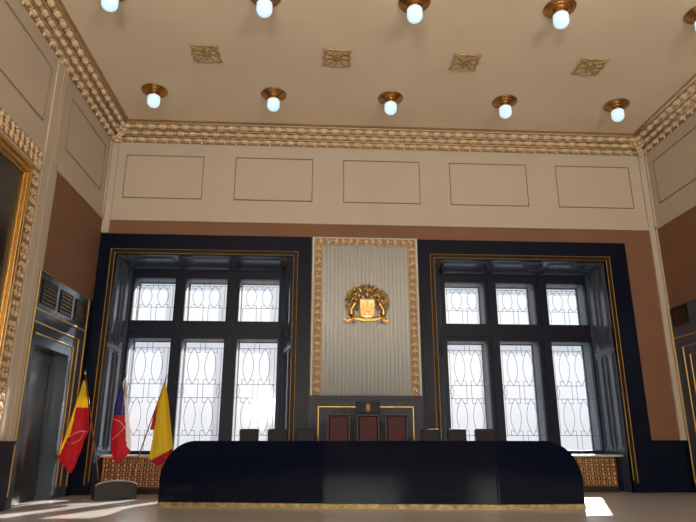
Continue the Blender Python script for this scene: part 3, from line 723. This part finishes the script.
chair('high_back_chair', (1.125, YC, DZ), 1.635-DZ, .47, True, 'high-backed red leather chair, right of the emblem-topped one', 'red high-back chairs')
for xc, yc, lab in ((-1.83, YC+.12, 'low dark leather chair, leftmost behind the desk, against the left window'), (-1.265, YC+.1, 'low dark leather chair, second from left behind the desk'),
                (-.705, YC, 'low dark leather chair just left of the three red chairs'), (1.785, YC-.1, 'low dark leather chair just right of the three red chairs'),
                (2.315, YC-.15, 'low dark leather chair, second from right behind the desk'), (2.86, YC-.2, 'low dark leather chair, rightmost behind the desk, against the right window')):
    chair('council_chair', (xc, yc, DZ), 1.335-DZ, .38, False, lab, 'low dark chairs behind the desk')
# ------------------------------------------------------------------ flags and their stand
ang = math.atan2(.36, .70)
root = thing('flag_stand', (-4.46, -1.02, 0), 'low dark grey flag stand with a rounded top, left of the desk', 'flag stand', None, ang)
b = MB(); hw = .40
pr = [(-hw, 0), (hw, 0), (hw, .25)]+[(hw*math.cos(t), .25+.10*math.sin(t)) for t in [PI*k/12 for k in range(1, 12)]]+[(-hw, .25)]
b.prism([(x, -.15, z) for x, z in pr], (0, .30, 0)); b.build('stand_body', PLANTER, root, None, .012)
b = MB(); b.tube([(x, -.152, z) for x, z in pr[2:]], .010, 5); b.build('rim', SILVER, root)
def flag(name, base, tip, rows, colour, label, wav, ymid, extra=None):
    """rows: (z, x left, x right) from the top down; colour(u, v, x, z) picks the cloth"""
    root = thing(name, base, label, 'flag', 'flags in the stand beside the desk'); Bv = Vector(base)
    b = MB(); t = Vector(tip); b.tube([(0, 0, 0), tuple(t-Bv)], [.014, .011], 8); p = b.build('pole', POLEW, root)
    b = MB(); d = (t-Bv).normalized(); e0 = t-Bv; b.tube([e0, e0+d*.03, e0+d*.06, e0+d*.12], [.012, .026, .018, .002], 8); b.build('finial', SILVER, root)
    nu, nv = 26, 110; b = MB(); vs = []
    z0, z1 = rows[0][0], rows[-1][0]
    def edge(z):
        for (za, la, ra), (zb, lb, rb) in zip(rows, rows[1:]):
            if za >= z >= zb:
                q = (za-z)/(za-zb) if za > zb else 0; return la+(lb-la)*q, ra+(rb-ra)*q
        return rows[-1][1:]
    for j in range(nv+1):
        z = z0+(z1-z0)*j/nv; l, r = edge(z)
        for i in range(nu+1):
            u = i/nu; x = l+(r-l)*u
            vs.append((x-Bv.x, ymid(z)-Bv.y+wav*min(1, (r-l)/.25)*math.sin(u*9+z*1.3)+wav*.5*math.sin(u*4-z*4), z-Bv.z))
    for j in range(nv):
        for i in range(nu):
            z = z0+(z1-z0)*(j+.5)/nv; l, r = edge(z); u = (i+.5)/nu
            b.raw([], []); b.f.append([j*(nu+1)+i, j*(nu+1)+i+1, (j+1)*(nu+1)+i+1, (j+1)*(nu+1)+i]); b.mi.append(b.m(colour(u, (j+.5)/nv, l+(r-l)*u, z))); b.sm.append(True)
    b.v = vs
    c = b.build('cloth', None, root)
    sd = c.modifiers.new('thick', 'SOLIDIFY'); sd.thickness = .004
    if extra: extra(c, Bv)
    return root
stx = lambda k: (-4.46+math.cos(ang)*k, -1.02+math.sin(ang)*k)
# red and yellow flag on the left
def c1(u, v, x, z):
    if z > 1.75: return YEL
    if z > 1.18: return RED if x > -5.40+(1.75-z)*-.10 else YEL
    return RED if x > -5.50-(1.18-z)*.35 or z < .84 else YEL
def ex1(c, Bv):
    b = MB(); b.tube([Vector(p)-Bv for p in ((-5.48, -1.05, 1.16), (-5.36, -1.06, 1.25), (-5.24, -1.06, 1.29), (-5.10, -1.05, 1.29))], .008, 5); b.tube([Vector(p)-Bv for p in ((-5.52, -1.05, 1.08), (-5.38, -1.06, 1.05), (-5.24, -1.06, 1.12), (-5.16, -1.05, 1.28))], .006, 5)
    b.build('hem', HEM, c)
x0, y0 = stx(-.26)
flag('city_flag', (x0-.06, y0, .352), (-5.30, -1.02, 2.42), [(2.30, -5.33, -5.29), (1.91, -5.40, -5.19), (1.62, -5.47, -5.12), (1.314, -5.535, -5.083), (1.25, -5.555, -5.10), (1.12, -5.58, -5.16), (.926, -5.63, -5.194), (.78, -5.645, -5.25), (.66, -5.55, -5.27), (.60, -5.47, -5.30), (.49, -5.38, -5.34)], c1,
     'yellow and red flag, leftmost in the stand, in front of the left door', .028, lambda z: -1.03, ex1)
# tricolour in the middle
def c2(u, v, x, z):
    if x > -4.415+(1.62-z)*.16+(.0 if z > 1.6 else .0) and z > .98+(x+4.3)*-.8: return WHT
    return BLUE if z > 1.60 else RED
def ex2(c, Bv):
    b = MB(); b.tube([Vector(p)-Bv for p in ((-4.62, -1.045, 1.52), (-4.50, -1.06, 1.49), (-4.42, -1.06, 1.42), (-4.36, -1.05, 1.33))], .007, 5)
    b.tube([Vector(p)-Bv for p in ((-4.61, -1.045, 1.12), (-4.52, -1.06, 1.20), (-4.43, -1.06, 1.30), (-4.38, -1.05, 1.38))], .006, 5); b.build('hem', HEM, c)
x0, y0 = stx(.02)
flag('national_flag', (x0-.03, y0, .366), (-4.475, -1.02, 2.45), [(2.36, -4.49, -4.46), (2.217, -4.54, -4.437), (1.81, -4.635, -4.355), (1.55, -4.65, -4.30), (1.30, -4.67, -4.25), (1.02, -4.645, -4.214), (.87, -4.61, -4.23), (.77, -4.56, -4.36), (.67, -4.49, -4.47)], c2,
     'blue, white and red flag hanging from the middle pole', .028, lambda z: -1.03, ex2)
# yellow flag on the right
def c3(u, v, x, z): return RED if z < .70+ (x+3.85)*.55 else YEL
def ex3(c, Bv):
    b = MB(); b.prism([Vector(p)-Bv for p in ((-3.79, -1.02, 1.84), (-3.74, -1.02, 1.84), (-3.80, -1.02, 1.32), (-3.88, -1.02, 1.32))], (0, -.004, 0)); b.build('red_fold', RED, c)
x0, y0 = stx(.30)
flag('city_flag', (x0-.02, y0, .342), (-3.65, -1.02, 2.33), [(2.24, -3.665, -3.63), (1.90, -3.75, -3.55), (1.50, -3.79, -3.47), (1.12, -3.815, -3.40), (.87, -3.84, -3.38), (.76, -3.84, -3.42), (.62, -3.68, -3.64)], c3,
     'mostly yellow flag with a red lower edge, on the pole nearest the desk', .026, lambda z: -1.045, ex3)
# skirting
b = MB(); b.box(XR-.02, XR, -21, -2.97, 0, 1.1); struct(b.build('baseboard_right', NAVY))
